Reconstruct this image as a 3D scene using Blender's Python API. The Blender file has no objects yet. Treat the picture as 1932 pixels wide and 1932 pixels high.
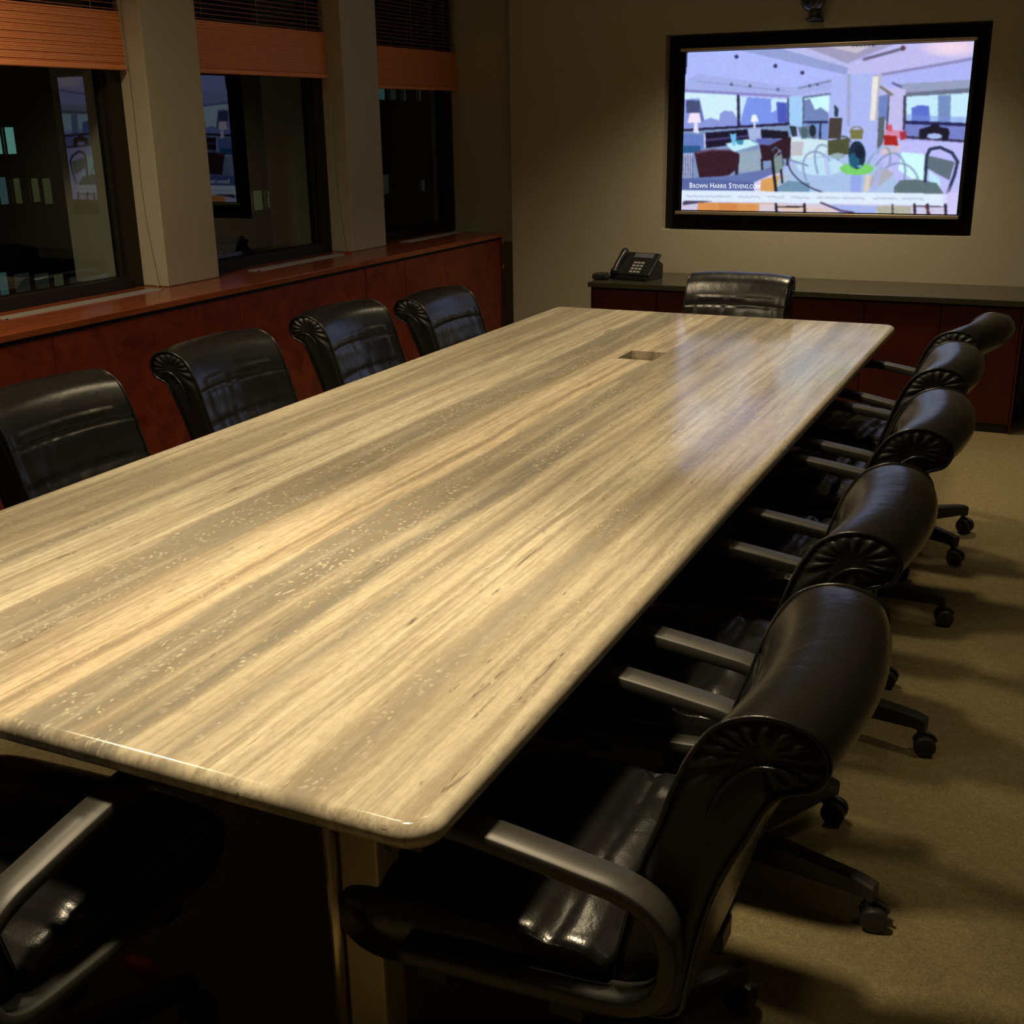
import bpy, bmesh, math, random
import numpy as np
from mathutils import Vector, Matrix, noise
random.seed(4)
C = bpy.context.scene.collection
PI = math.pi

# ------------------------------------------------------------------ camera
PITCH, ROLL, YAW, FPX = -.3232, -.016, -.4447, 2203.2
CAM = (.657, -5.3026, 1.6)
def cam_axes():
    cy, sy = math.cos(YAW), math.sin(YAW); cp, sp = math.cos(PITCH), math.sin(PITCH)
    cr, sr = math.cos(ROLL), math.sin(ROLL)
    f = Vector((sy*cp, cy*cp, sp)); r = Vector((cy, -sy, 0)); u = r.cross(f)
    return r*cr + u*sr, -r*sr + u*cr, f
r_, u_, f_ = cam_axes()
cd = bpy.data.cameras.new('camera'); cam = bpy.data.objects.new('camera', cd); C.objects.link(cam)
cd.sensor_width = 36; cd.sensor_height = 36; cd.sensor_fit = 'HORIZONTAL'; cd.lens = FPX/1932*36
cd.clip_start = .05; cd.clip_end = 500
cam.matrix_world = Matrix(((r_.x, u_.x, -f_.x, CAM[0]), (r_.y, u_.y, -f_.y, CAM[1]), (r_.z, u_.z, -f_.z, CAM[2]), (0, 0, 0, 1)))
bpy.context.scene.camera = cam

# ------------------------------------------------------------------ world, view, lamps
sc = bpy.context.scene
sc.view_settings.view_transform = 'Standard'; sc.view_settings.look = 'None'
sc.view_settings.gamma = 1; sc.view_settings.use_curve_mapping = False
sc.view_settings.exposure = 0.0
w = bpy.data.worlds.new('night'); sc.world = w; w.use_nodes = True
w.node_tree.nodes['Background'].inputs[0].default_value = (.010, .012, .016, 1)
w.node_tree.nodes['Background'].inputs[1].default_value = .35
CEIL = 2.75
WARM = (1, .80, .50)
# recessed spots: (x, y, watts, cone degrees)
SPOTS = [(-1.05, -3.3, 30, 104), (-.42, -3.9, 215, 68), (-2.3, -2.9, 98, 160), (-.72, -2.4, 84, 96),
         (-.75, -1.2, 96, 112), (1.30, -2.20, 52, 56), (1.05, .05, 48, 58), (-.75, .75, 118, 116)]

# ------------------------------------------------------------------ materials
def mat(name, col, rough=.5, metal=0, spec=.5, emis=None, es=1):
    m = bpy.data.materials.new(name); m.use_nodes = True
    b = m.node_tree.nodes['Principled BSDF']
    b.inputs['Base Color'].default_value = (*col, 1); b.inputs['Roughness'].default_value = rough
    b.inputs['Metallic'].default_value = metal; b.inputs['Specular IOR Level'].default_value = spec
    if emis: b.inputs['Emission Color'].default_value = (*emis, 1); b.inputs['Emission Strength'].default_value = es
    return m
class NT:
    def __init__(s, m): s.t = m.node_tree; s.b = s.t.nodes['Principled BSDF']
    def n(s, typ, **k):
        x = s.t.nodes.new(typ)
        for a, v in k.items():
            if a.startswith('i_'): x.inputs[a[2:].replace('_', ' ')].default_value = v
            else: setattr(x, a, v)
        return x
    def l(s, a, b): s.t.links.new(a, b)
    def coords(s, scale=(1, 1, 1), kind='Object'):
        tc = s.n('ShaderNodeTexCoord'); mp = s.n('ShaderNodeMapping'); mp.inputs['Scale'].default_value = scale
        s.l(tc.outputs[kind], mp.inputs[0]); return mp.outputs[0]
    def noise(s, vec, scale=5, detail=4, rough=.5, dist=0):
        x = s.n('ShaderNodeTexNoise'); x.inputs['Scale'].default_value = scale; x.inputs['Detail'].default_value = detail
        x.inputs['Roughness'].default_value = rough; x.inputs['Distortion'].default_value = dist
        s.l(vec, x.inputs['Vector']); return x.outputs['Fac']
    def ramp(s, fac, stops, interp='LINEAR'):
        x = s.n('ShaderNodeValToRGB'); x.color_ramp.interpolation = interp; e = x.color_ramp.elements
        while len(e) < len(stops): e.new(.5)
        for k, (p, c) in enumerate(stops):
            e[k].position = p; e[k].color = (*c, 1) if len(c) == 3 else c
        s.l(fac, x.inputs[0]); return x.outputs[0]
    def math(s, op, a, b=None, clamp=False):
        x = s.n('ShaderNodeMath', operation=op, use_clamp=clamp)
        for i, v in enumerate((a, b)):
            if v is None: continue
            if isinstance(v, (int, float)): x.inputs[i].default_value = v
            else: s.l(v, x.inputs[i])
        return x.outputs[0]
    def mix(s, fac, a, b, mode='MIX'):
        x = s.n('ShaderNodeMix', data_type='RGBA', blend_type=mode)
        for i, v in ((0, fac), (6, a), (7, b)):
            if isinstance(v, (int, float)): x.inputs[i].default_value = v
            elif isinstance(v, tuple): x.inputs[i].default_value = (*v, 1)
            else: s.l(v, x.inputs[i])
        return x.outputs[2]
    def bump(s, h, strength=.3, dist=.01):
        x = s.n('ShaderNodeBump'); x.inputs['Strength'].default_value = strength; x.inputs['Distance'].default_value = dist
        s.l(h, x.inputs['Height']); s.l(x.outputs[0], s.b.inputs['Normal'])

def wall_mat():
    m = mat('olive_wall_paint', (.44, .41, .31), .75, spec=.25); t = NT(m)
    v = t.coords(); n1 = t.noise(v, 1.7, 5, .6); n2 = t.noise(v, 130, 3, .6)
    c = t.mix(t.math('MULTIPLY', n1, .6), (.47, .43, .33), (.40, .36, .26))
    t.l(c, t.b.inputs['Base Color']); t.bump(n2, .25, .004); return m
def carpet_mat():
    m = mat('tan_carpet', (.42, .35, .20), .95, spec=.05); t = NT(m)
    v = t.coords(); n1 = t.noise(v, 2.2, 5, .6); n2 = t.noise(v, 150, 4, .8); n3 = t.noise(v, 45, 5, .75)
    c = t.mix(n1, (.40, .33, .175), (.29, .235, .12))
    c = t.mix(t.ramp(n2, [(.42, (.7, .7, .7)), (.62, (0, 0, 0))]), c, (.19, .15, .075)); c = t.mix(t.ramp(n3, [(.46, (0, 0, 0)), (.70, (.4, .4, .4))]), c, (.50, .41, .23))
    t.l(c, t.b.inputs['Base Color']); t.bump(n2, .9, .008); return m
def burl_mat(name, c1, c2, scale=(1, 1, 1), rough=.32):
    m = mat(name, c1, rough, spec=.4); t = NT(m)
    v = t.coords(scale); n1 = t.noise(v, 6, 6, .6, 1.6); n2 = t.noise(v, 30, 4, .6, .6)
    f = t.math('ADD', t.math('MULTIPLY', n1, .75), t.math('MULTIPLY', n2, .25))
    c = t.ramp(f, [(.36, c1), (.50, tuple((a+b)/2 for a, b in zip(c1, c2))), (.64, c2)])
    t.l(c, t.b.inputs['Base Color']); return m
def leather_mat(name='black_leather', col=(.008, .008, .008), rough=.27):
    m = mat(name, col, rough, spec=.55); t = NT(m)
    v = t.coords(); n1 = t.noise(v, 260, 2, .5); n2 = t.noise(v, 9, 3, .5); v2 = t.coords((26, 26, 3)); n3 = t.noise(v2, 1, 2, .5, .5)
    h = t.math('ADD', t.math('MULTIPLY', n1, .10), t.math('ADD', t.math('MULTIPLY', n2, .6), t.math('MULTIPLY', n3, .35)))
    t.bump(h, .35, .008)
    t.l(t.math('ADD', t.math('MULTIPLY', n2, .16), rough-.08), t.b.inputs['Roughness']); return m
def travertine_mat():
    m = mat('polished_travertine', (.6, .5, .4), .09, spec=.55); t = NT(m)
    tc = t.n('ShaderNodeTexCoord'); sep = t.n('ShaderNodeSeparateXYZ'); t.l(tc.outputs['Object'], sep.inputs[0])
    v1 = t.coords((1.1, .55, 1)); w1 = t.noise(v1, 1.4, 3, .5)
    v2 = t.coords((9, 2.2, 9)); w2 = t.noise(v2, 1.0, 4, .55)
    v4 = t.coords((34, 9, 34)); w4 = t.noise(v4, 1.0, 3, .6)
    x = t.math('ADD', sep.outputs[0], t.math('MULTIPLY', t.math('SUBTRACT', w1, .5), .05))
    x = t.math('ADD', x, t.math('MULTIPLY', t.math('SUBTRACT', w2, .5), .05))
    x = t.math('ADD', x, t.math('MULTIPLY', t.math('SUBTRACT', w4, .5), .018))
    fac = t.math('DIVIDE', t.math('ADD', x, 1.62), 1.64)
    CR = (.68, .62, .48); CR2 = (.61, .545, .41); BE = (.50, .44, .335); BG = (.40, .345, .26); GR = (.235, .22, .185); GR2 = (.29, .27, .225); BR = (.31, .25, .17); PE = (.70, .58, .415); PE2 = (.68, .575, .425)
    def p(v): return (v + 1.62)/1.64
    st = [(-1.62, CR), (-1.54, CR2), (-1.50, BG), (-1.40, BG), (-1.37, CR2), (-1.335, BE), (-1.315, GR2), (-1.27, CR),
          (-1.20, CR2), (-1.105, CR), (-1.085, GR2), (-1.0, GR), (-.955, GR2), (-.935, BR), (-.905, BE), (-.885, PE2), (-.812, PE),
          (-.795, BR), (-.775, PE), (-.75, PE2), (-.732, GR2), (-.64, GR), (-.61, BE), (-.575, GR), (-.535, GR)]
    st2 = [(-.75, GR2), (-.60, GR), (-.535, GR), (-.515, CR2), (-.46, BE), (-.445, GR2), (-.42, BE), (-.375, CR2), (-.345, CR), (-.335, BG),
           (-.32, CR), (-.26, CR2), (-.235, BG), (-.20, GR2), (-.175, BG), (-.15, CR2), (-.12, BE), (-.09, CR2), (-.05, BE), (-.03, CR2), (.02, CR)]
    c1 = t.ramp(fac, [(p(a), c) for a, c in st]); c2 = t.ramp(fac, [(p(a), c) for a, c in st2])
    sel = t.math('GREATER_THAN', fac, p(-.545)); col = t.mix(sel, c1, c2)
    # long thin streaks
    v3 = t.coords((62, 1.6, 62)); s1 = t.noise(v3, 1, 5, .62, .35)
    col = t.mix(t.ramp(s1, [(.38, (.7, .7, .7)), (.55, (0, 0, 0))]), col, (.29, .24, .17))
    s2 = t.noise(t.coords((19, .8, 19)), 1, 5, .62, .5)
    col = t.mix(t.ramp(s2, [(.50, (0, 0, 0)), (.68, (.5, .5, .5))]), col, (.68, .615, .47))
    s5 = t.noise(t.coords((7, .7, 7)), 1, 5, .6, .8)
    col = t.mix(t.ramp(s5, [(.34, (.5, .5, .5)), (.50, (0, 0, 0))]), col, (.37, .315, .23))
    # dark pits and thin veins
    s3 = t.noise(t.coords((75, 6, 75)), 1, 4, .7, .8)
    col = t.mix(t.ramp(s3, [(.31, (.9, .9, .9)), (.37, (0, 0, 0))]), col, (.15, .12, .085))
    # pale shell flecks, mostly in the grey bands
    vo = t.n('ShaderNodeTexVoronoi', feature='F1'); vo.inputs['Scale'].default_value = 1; vo.inputs['Randomness'].default_value = 1
    vn = t.n('ShaderNodeTexNoise'); vn.inputs['Scale'].default_value = 14; t.l(t.coords((1, 1, 1)), vn.inputs['Vector'])
    vs_ = t.n('ShaderNodeVectorMath', operation='SCALE'); vs_.inputs['Scale'].default_value = 5; t.l(vn.outputs['Color'], vs_.inputs[0])
    va_ = t.n('ShaderNodeVectorMath', operation='ADD'); t.l(t.coords((85, 46, 85)), va_.inputs[0]); t.l(vs_.outputs[0], va_.inputs[1]); t.l(va_.outputs[0], vo.inputs['Vector'])
    fl = t.ramp(vo.outputs['Distance'], [(.20, (1, 1, 1)), (.34, (0, 0, 0))])
    gate = t.ramp(t.noise(t.coords((14, 5, 14)), 1, 3, .6), [(.42, (0, 0, 0)), (.56, (1, 1, 1))])
    bw = t.n('ShaderNodeRGBToBW'); t.l(col, bw.inputs[0])
    grey = t.ramp(bw.outputs[0], [(.27, (1, 1, 1)), (.40, (.05, .05, .05))])
    f = t.math('MULTIPLY', t.math('MULTIPLY', fl, gate), t.math('MULTIPLY', grey, .8))
    col = t.mix(f, col, (.60, .55, .43))
    mo = t.noise(t.coords((60, 42, 60)), 1, 4, .7)
    col = t.mix(t.ramp(mo, [(.40, (.16, .16, .16)), (.60, (0, 0, 0))]), col, (.23, .195, .14))
    gr_ = t.noise(t.coords((70, 13, 70)), 1, 7, .72, 1.2)
    col = t.mix(t.ramp(gr_, [(.32, (.42, .42, .42)), (.52, (0, 0, 0))]), col, (.27, .23, .165))
    col = t.mix(t.ramp(gr_, [(.56, (0, 0, 0)), (.74, (.25, .25, .25))]), col, (.68, .62, .50))
    t.l(col, t.b.inputs['Base Color'])
    rg = t.noise(t.coords((3, 2, 3)), 1, 4, .6)
    t.l(t.ramp(rg, [(.35, (.11, .11, .11)), (.65, (.22, .22, .22))]), t.b.inputs['Roughness'])
    hb = t.math('ADD', t.noise(t.coords((5, 4, 5)), 1, 3, .5), t.math('MULTIPLY', s3, .12)); t.bump(hb, .13, .012)
    return m
def screen_mat():
    m = mat('lit_screen', (.01, .01, .01), .25); t = NT(m)
    a = t.n('ShaderNodeVertexColor', layer_name='picture'); t.l(a.outputs[0], t.b.inputs['Emission Color'])
    t.b.inputs['Emission Strength'].default_value = 1.0; return m
def glass_mat():
    m = bpy.data.materials.new('window_glass'); m.use_nodes = True; nt = m.node_tree; nt.nodes.clear()
    o = nt.nodes.new('ShaderNodeOutputMaterial'); g = nt.nodes.new('ShaderNodeBsdfGlossy'); tr = nt.nodes.new('ShaderNodeBsdfTransparent')
    mx = nt.nodes.new('ShaderNodeMixShader'); fr = nt.nodes.new('ShaderNodeFresnel')
    g.inputs['Roughness'].default_value = .0; g.inputs['Color'].default_value = (.9, .92, 1, 1); fr.inputs[0].default_value = 1.6; ge = nt.nodes.new('ShaderNodeNewGeometry'); mu = nt.nodes.new('ShaderNodeMath'); mu.operation = 'SUBTRACT'; mu.use_clamp = True
    tr.inputs[0].default_value = (.82, .86, .86, 1)
    nt.links.new(fr.outputs[0], mu.inputs[0]); nt.links.new(ge.outputs['Backfacing'], mu.inputs[1]); nt.links.new(mu.outputs[0], mx.inputs[0]); nt.links.new(tr.outputs[0], mx.inputs[1]); nt.links.new(g.outputs[0], mx.inputs[2])
    nt.links.new(mx.outputs[0], o.inputs[0]); return m

M = dict(
    wall=wall_mat(), carpet=carpet_mat(), ceiling=mat('ceiling_paint', (.55, .53, .46), .9, spec=.1),
    burl=burl_mat('red_burl_veneer', (.10, .013, .007), (.20, .032, .013), (1, 1, 1), .34),
    sill=burl_mat('sill_veneer', (.20, .045, .016), (.30, .08, .030), (1, .5, 1), .20),
    cred=burl_mat('credenza_veneer', (.055, .005, .004), (.08, .009, .007), (1, 1, .3), .4),
    granite=mat('dark_stone_top', (.05, .045, .03), .22, spec=.5),
    reveal=mat('dark_recess', (.008, .003, .002), .7), stone=travertine_mat(),
    leather=leather_mat(), leather2=leather_mat('black_leather_side', (.006, .006, .006), .45),
    plastic=mat('black_plastic', (.022, .022, .022), .45), armm=mat('charcoal_arm_plastic', (.036, .034, .029), .45),
    darkmetal=mat('black_metal', (.015, .015, .015), .4, .6), steel=mat('champagne_metal', (.62, .52, .36), .3, .9),
    legstone=mat('beige_leg_cladding', (.40, .33, .20), .35, .3), subwood=mat('brown_subtop_wood', (.06, .026, .011), .5),
    bezel=mat('matt_black_surround', (.006, .006, .007), .7, spec=.2), trim=mat('brushed_trim', (.55, .47, .36), .35, .8),
    frame=mat('dark_window_frame', (.018, .014, .011), .5, spec=.3), glass=glass_mat(),
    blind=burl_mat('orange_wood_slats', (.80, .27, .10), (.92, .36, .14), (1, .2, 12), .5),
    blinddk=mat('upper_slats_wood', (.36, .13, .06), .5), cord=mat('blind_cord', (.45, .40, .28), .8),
    vent=mat('grey_aluminium_grille', (.55, .54, .50), .45, .4), screen=screen_mat(),
    phone=mat('black_phone_plastic', (.015, .015, .016), .35), key=mat('grey_phone_keys', (.30, .30, .29), .5),
    lcd=mat('phone_display', (.12, .12, .14), .25), chrome=mat('grey_camera_shell', (.16, .16, .16), .25, .7),
    red=mat('red_plastic', (.55, .01, .012), .4), facade=mat('night_facade', (.05, .05, .042), .9, spec=.1),
    ltrim=mat('lamp_trim', (.6, .58, .5), .5), bin=mat('black_bin', (.008, .009, .009), .6),
    text=mat('screen_lettering', (.1, .1, .1), .5, emis=(.88, .92, 1), es=1.1),
)
for nm, c, s in (('cyan', (.30, .75, .62), .30), ('teal', (.22, .55, .55), .09), ('green', (.32, .36, .15), .09), ('dim', (.12, .15, .11), .08)):
    M['win_'+nm] = mat('lit_office_window_'+nm, (.02, .02, .02), .6, emis=c, es=s)
M['lamp'] = mat('lamp_glow', (.8, .8, .8), .5, emis=(1, .8, .5), es=2)

# ------------------------------------------------------------------ helpers
def obj(name, bm, m, parent=None, smooth=False, loc=None):
    me = bpy.data.meshes.new(name); bm.normal_update(); bm.to_mesh(me); bm.free(); me.materials.append(M[m] if isinstance(m, str) else m)
    if smooth:
        for p in me.polygons: p.use_smooth = True
    o = bpy.data.objects.new(name, me); C.objects.link(o)
    if loc: o.location = loc
    if parent: o.parent = parent
    return o
def tag(o, label, cat, group=None, kind=None):
    if label: o['label'] = label
    if cat: o['category'] = cat
    if group: o['group'] = group
    if kind: o['kind'] = kind
    return o
def thing(name, label, cat, loc=(0, 0, 0), rz=0, group=None):
    o = bpy.data.objects.new(name, None); C.objects.link(o); o.location = loc; o.rotation_euler = (0, 0, rz); o.empty_display_size = .1
    return tag(o, label, cat, group)
def struct(name, bm, m, parent=None, label=None, smooth=False):
    o = obj(name, bm, m, parent, smooth)
    if not parent: o['kind'] = 'structure'
    if label: o['label'] = label; 
    return o
def box(bm, x0, x1, y0, y1, z0, z1, bev=0, seg=2):
    vs = [bm.verts.new((x, y, z)) for z in (z0, z1) for y in (y0, y1) for x in (x0, x1)]
    fs = [bm.faces.new([vs[i] for i in f]) for f in ((0, 2, 3, 1), (4, 5, 7, 6), (0, 1, 5, 4), (2, 6, 7, 3), (0, 4, 6, 2), (1, 3, 7, 5))]
    if bev:
        es = {e for f in fs for e in f.edges}
        bmesh.ops.bevel(bm, geom=list(es), offset=bev, segments=seg, affect='EDGES', profile=.5)
    return bm
def B(*a, **k): return box(bmesh.new(), *a, **k)
def frame_for(d):
    d = d.normalized(); a = Vector((0, 0, 1)) if abs(d.z) < .9 else Vector((1, 0, 0))
    s = d.cross(a).normalized(); return s, s.cross(d).normalized()
def tube(bm, pts, r, n=8, closed=False, caps=True):
    pts = [Vector(p) for p in pts]; rs = r if isinstance(r, (list, tuple)) else [r]*len(pts); rings = []; N = len(pts)
    ps = None
    for i, p in enumerate(pts):
        a = pts[(i-1) % N] if (closed or i) else p; b = pts[(i+1) % N] if (closed or i < N-1) else p
        d = (b-a).normalized()
        if ps is None: s, u = frame_for(d)
        else:
            s = (ps - d*ps.dot(d)).normalized(); u = s.cross(d)
        ps = s
        rings.append([bm.verts.new(p + rs[i]*(math.cos(2*PI*k/n)*s + math.sin(2*PI*k/n)*u)) for k in range(n)])
    for i in range(N if closed else N-1):
        A, Bq = rings[i], rings[(i+1) % N]
        for k in range(n): bm.faces.new((A[k], A[(k+1) % n], Bq[(k+1) % n], Bq[k]))
    if not closed and caps: bm.faces.new(rings[0][::-1]); bm.faces.new(rings[-1])
    return bm
def cyl(bm, p, r, h, n=24, r2=None):
    return tube(bm, [p, Vector(p)+Vector((0, 0, h))], [r, r if r2 is None else r2], n)
def lathe(bm, prof, n=32, c=(0, 0, 0)):
    rings = [[bm.verts.new((c[0]+r*math.cos(2*PI*k/n), c[1]+r*math.sin(2*PI*k/n), c[2]+z)) for k in range(n)] for r, z in prof]
    for A, Bq in zip(rings, rings[1:]):
        for k in range(n): bm.faces.new((A[k], A[(k+1) % n], Bq[(k+1) % n], Bq[k]))
    bm.faces.new(rings[0][::-1]); bm.faces.new(rings[-1]); return bm
def crom(pts, per=6, closed=False):
    P = [Vector(p) for p in pts]; N = len(P); out = []
    for i in range(N if closed else N-1):
        if closed: a, b, c, d = P[(i-1) % N], P[i], P[(i+1) % N], P[(i+2) % N]
        else: a, b, c, d = P[max(i-1, 0)], P[i], P[i+1], P[min(i+2, N-1)]
        for k in range(per):
            t = k/per; out.append(.5*((2*b)+(c-a)*t+(2*a-5*b+4*c-d)*t*t+(3*b-a-3*c+d)*t**3))
    if not closed: out.append(P[-1])
    return out
def fix(bm): bmesh.ops.recalc_face_normals(bm, faces=bm.faces); return bm

# ------------------------------------------------------------------ the room
BW = 1.71      # face of the back wall
XR, YN = 2.3, -6.6
o = struct('floor', B(-3.6, XR+.1, YN-.1, 2.1, -.1, 0), 'carpet')
struct('ceiling', B(-3.6, XR+.1, YN-.1, 2.1, CEIL, CEIL+.1), 'ceiling')
# back wall with the shallow niche for the screen
NX0, NX1, NZ0, NZ1, ND = -1.643, .133, .956, 2.059, .085
bm = bmesh.new(); D = .25
box(bm, -2.65, NX0, BW, BW+D, 0, CEIL); box(bm, NX1, XR+.1, BW, BW+D, 0, CEIL)
box(bm, NX0, NX1, BW, BW+D, 0, NZ0); box(bm, NX0, NX1, BW, BW+D, NZ1, CEIL); box(bm, NX0, NX1, BW+ND, BW+D, NZ0, NZ1)
struct('wall_back', bm, 'wall')
struct('wall_back_recess', B(-3.3, -2.655, 1.85, BW+D, 0, CEIL), 'wall')
struct('wall_right', B(XR, XR+.1, YN, 2.05, 0, CEIL), 'wall')
struct('wall_front', B(-3.6, XR+.1, YN-.1, YN, 0, CEIL), 'wall')
struct('baseboard_back', B(.5, XR, BW-.012, BW-.001, 0, .09, bev=.003), 'reveal')
# window wall: parapet, header and piers
GX = -3.18
struct('wall_left', B(-3.55, -3.20, YN, 2.05, 0, .90), 'wall')
struct('wall_left_header', B(-3.55, -3.12, YN, 2.05, 2.46, CEIL), 'wall')
PW, PITCHY = .36, 1.532
struct('wall_left_solid', B(-3.55, -3.10, YN, -4.245, .9156, CEIL), 'wall')
piers = [-1.175 + k*PITCHY for k in (-3, -2, -1, 0, 1)]
for y in piers: struct('column', B(-3.55, -3.0, y, y+PW, .9156, CEIL, bev=.004, seg=1), 'wall', label='square olive painted column between two windows')
i = 0
for k, y in enumerate(piers):
    y0, y1 = y+PW, (piers[k+1] if k+1 < len(piers) else 1.85)
    if y0 < -4.2: continue
    i += 1
    bm = bmesh.new(); fw = .085; z0, z1 = .9156, 2.46
    box(bm, GX-.04, GX+.04, y0, y0+fw, z0, z1); box(bm, GX-.04, GX+.04, y1-fw, y1, z0, z1)
    box(bm, GX-.04, GX+.05, y0+fw, y1-fw, z0, z0+.05); box(bm, GX-.04, GX+.04, y0+fw, y1-fw, z1-.08, z1)
    box(bm, GX-.015, GX+.022, y1-fw-.02, y1-fw, z0+.05, z1-.08)
    wn = struct('window_%d' % i, bm, 'frame')
    g = bmesh.new(); box(g, GX-.003, GX+.001, y0+fw, y1-fw-.02, z0+.05, z1-.08)
    p = obj('pane', g, 'glass', wn)
if True:
    # window blind over each opening in view
    def blind(y0, y1, zt, zb, label):
        t = thing('wooden_blind', label, 'blind', (-3.115, (y0+y1)/2, zb), 0, 'wooden blinds in the windows')
        h = (y1-y0)/2 - .004
        bm = bmesh.new(); n = 30; H = zt-zb-.022
        for k in range(n):
            z = .022 + H*k/n; d = .018 + .0025*(k % 2)+.0015*math.sin(k*1.3)
            box(bm, -.02, d, -h+.002, h-.002, z+.0006, z+H/n-.0006)
        s = obj('stacked_slats', bm, 'blind', t); s['kind'] = 'stuff'; s['label'] = 'orange wood slats gathered at the bottom'
        obj('bottom_rail', B(-.022, .026, -h, h, 0, .021, bev=.004), 'blind', t)
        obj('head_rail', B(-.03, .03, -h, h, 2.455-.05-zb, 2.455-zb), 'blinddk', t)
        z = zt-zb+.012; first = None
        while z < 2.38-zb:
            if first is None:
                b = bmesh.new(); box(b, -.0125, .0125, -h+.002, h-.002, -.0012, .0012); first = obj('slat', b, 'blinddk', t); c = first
            else:
                c = first.copy(); C.objects.link(c)
            c.location = (0, 0, z); c.rotation_euler = (0, math.radians(14), 0); z += .0215
        for q in (-.72, 0, .72):
            for s in (-.0145, .0145):
                obj('ladder_cord', tube(bmesh.new(), [(s, h*q, .01), (s, h*q, 2.42-zb)], .0009, 5), 'cord', t)
        pc = crom([(.035, h-.03, zt-zb+.3), (.04, h-.02, -.1), (.045, h-.035, -.5), (.06, h-.015, -.78), (.08, h-.02, -.90), (.09, h-.035, -.91)], 8)
        obj('pull_cord', tube(bmesh.new(), pc, .0016, 6), 'cord', t)
        return t
    P = piers
    blind(P[2]+PW, P[3]-.003, 2.06, 1.83, 'wooden blind in the left window, its dark band of slats lowest in frame corner')
    blind(P[3]+PW, P[4]-.003, 2.06, 1.833, 'wooden blind in the middle window between the two lit columns')
    blind(P[4]+PW, 1.845, 2.02, 1.79, 'dim brown wooden blind in the far window beside the back wall corner')

# ------------------------------------------------------------------ window cabinet and its top
CY0, CY1, CX = -5.4, 1.655, -2.698
t = thing('radiator_cabinet', 'long red burl veneer cabinet running under the windows', 'cabinet', (CX, 0, 0))
obj('carcass', B(-.48, -.024, CY0, CY1, .0, .872), 'reveal', t)
obj('plinth', B(-.024, -.015, CY0, CY1, 0, .06), 'reveal', t)
y = 1.125
seams = [CY1-.02, .41, .03-.035, -1.063, -2.16, -3.26, -4.35, CY0]
for a, b in zip(seams, seams[1:]):
    pm = B(-.018, -.002, b+.002, a-.002, .065, .872, bev=.0015, seg=1)
    obj('veneer_panel', pm, 'burl', t)
obj('end_panel', B(-.48, -.001, CY1-.018, CY1, 0, .885), 'cred', t)
for z in (.70, .86): obj('hinge', B(-.012, .006, CY1, CY1+.008, z-.012, z+.012, bev=.002), 'trim', t)
t = thing('window_sill_top', 'glossy red brown sill top lying on the cabinet below the windows', 'sill', (CX, 0, 0))
obj('board', B(-.50, .004, CY0, CY1+.004, .889, .9155, bev=.003), 'sill', t)
obj('shadow_batten', B(-.45, -.012, CY0, CY1-.02, .872, .889), 'reveal', t)
def grille(y0, y1, lab):
    t = thing('vent_grille', lab, 'vent', (-3.0, (y0+y1)/2, .9155), 0, 'air grilles let into the window sill')
    h = (y1-y0)/2; bm = bmesh.new()
    box(bm, -.036, .036, -h, -h+.008, 0, .003); box(bm, -.036, .036, h-.008, h, 0, .003)
    box(bm, -.036, -.030, -h, h, 0, .003); box(bm, .030, .036, -h, h, 0, .003)
    obj('grille_frame', bm, 'vent', t)
    bm = bmesh.new()
    for k in range(6): x = -.025+.0095*k; box(bm, x-.0028, x+.0028, -h+.008, h-.008, .0003, .0028)
    s = obj('louvres', bm, 'vent', t); s['kind'] = 'stuff'
grille(-2.12, -1.25, 'long pale grille strip in sill under the left window')
grille(-.56, .22, 'grey grille strip in sill under the middle window')
grille(.92, 1.62, 'faint grille strip in sill under the far window')
# a scrap of red paper lies on the sill by the second column
bm = bmesh.new(); box(bm, -.02, .02, -.012, .012, 0, .004); box(bm, -.004, .012, -.006, .010, .004, .009)
tag(obj('candy_wrapper', bm, 'red', loc=(-2.985, .28, .9157)), 'tiny red scrap lying on the sill beside the second column', 'wrapper')

# ------------------------------------------------------------------ credenza
t = thing('credenza', 'low dark red wood credenza standing against the back wall', 'cabinet', (-.709, 1.43, 0))
CRX = 1.179
obj('carcass', B(-CRX+.01, CRX-.01, -.235, .27, .0, .665), 'cred', t)
n = 6; wd = 2*(CRX-.012)/n
for k in range(n):
    a = -CRX+.012+k*wd; obj('door', B(a+.002, a+wd-.002, -.258, -.236, .05, .655, bev=.002), 'cred', t)
obj('end_panel', B(CRX-.01, CRX, -.262, .27, 0, .665), 'cred', t); obj('end_panel', B(-CRX, -CRX+.01, -.262, .27, 0, .665), 'cred', t)
obj('plinth', B(-CRX+.02, CRX-.02, -.245, -.236, 0, .05), 'reveal', t)
tag(obj('worktop', B(-1.9, .485, 1.145, 1.708, .668, .698, bev=.003), 'granite'), 'dark polished stone slab on top of the low credenza', 'worktop')

# waste bin beside the credenza
t = thing('waste_bin', 'black bin on the carpet at the right end of the credenza', 'bin', (.68, 1.47, 0))
bm = bmesh.new(); lathe(bm, [(.13, 0), (.135, .01), (.165, .50), (.160, .50), (.128, .02)], 28); obj('bin_body', fix(bm), 'bin', t, True)
bm = bmesh.new(); tube(bm, [(.165*math.cos(a), .165*math.sin(a), .505) for a in np.linspace(0, 2*PI, 29)[:-1]], .007, 8, True); obj('rim', bm, 'plastic', t, True)

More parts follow.
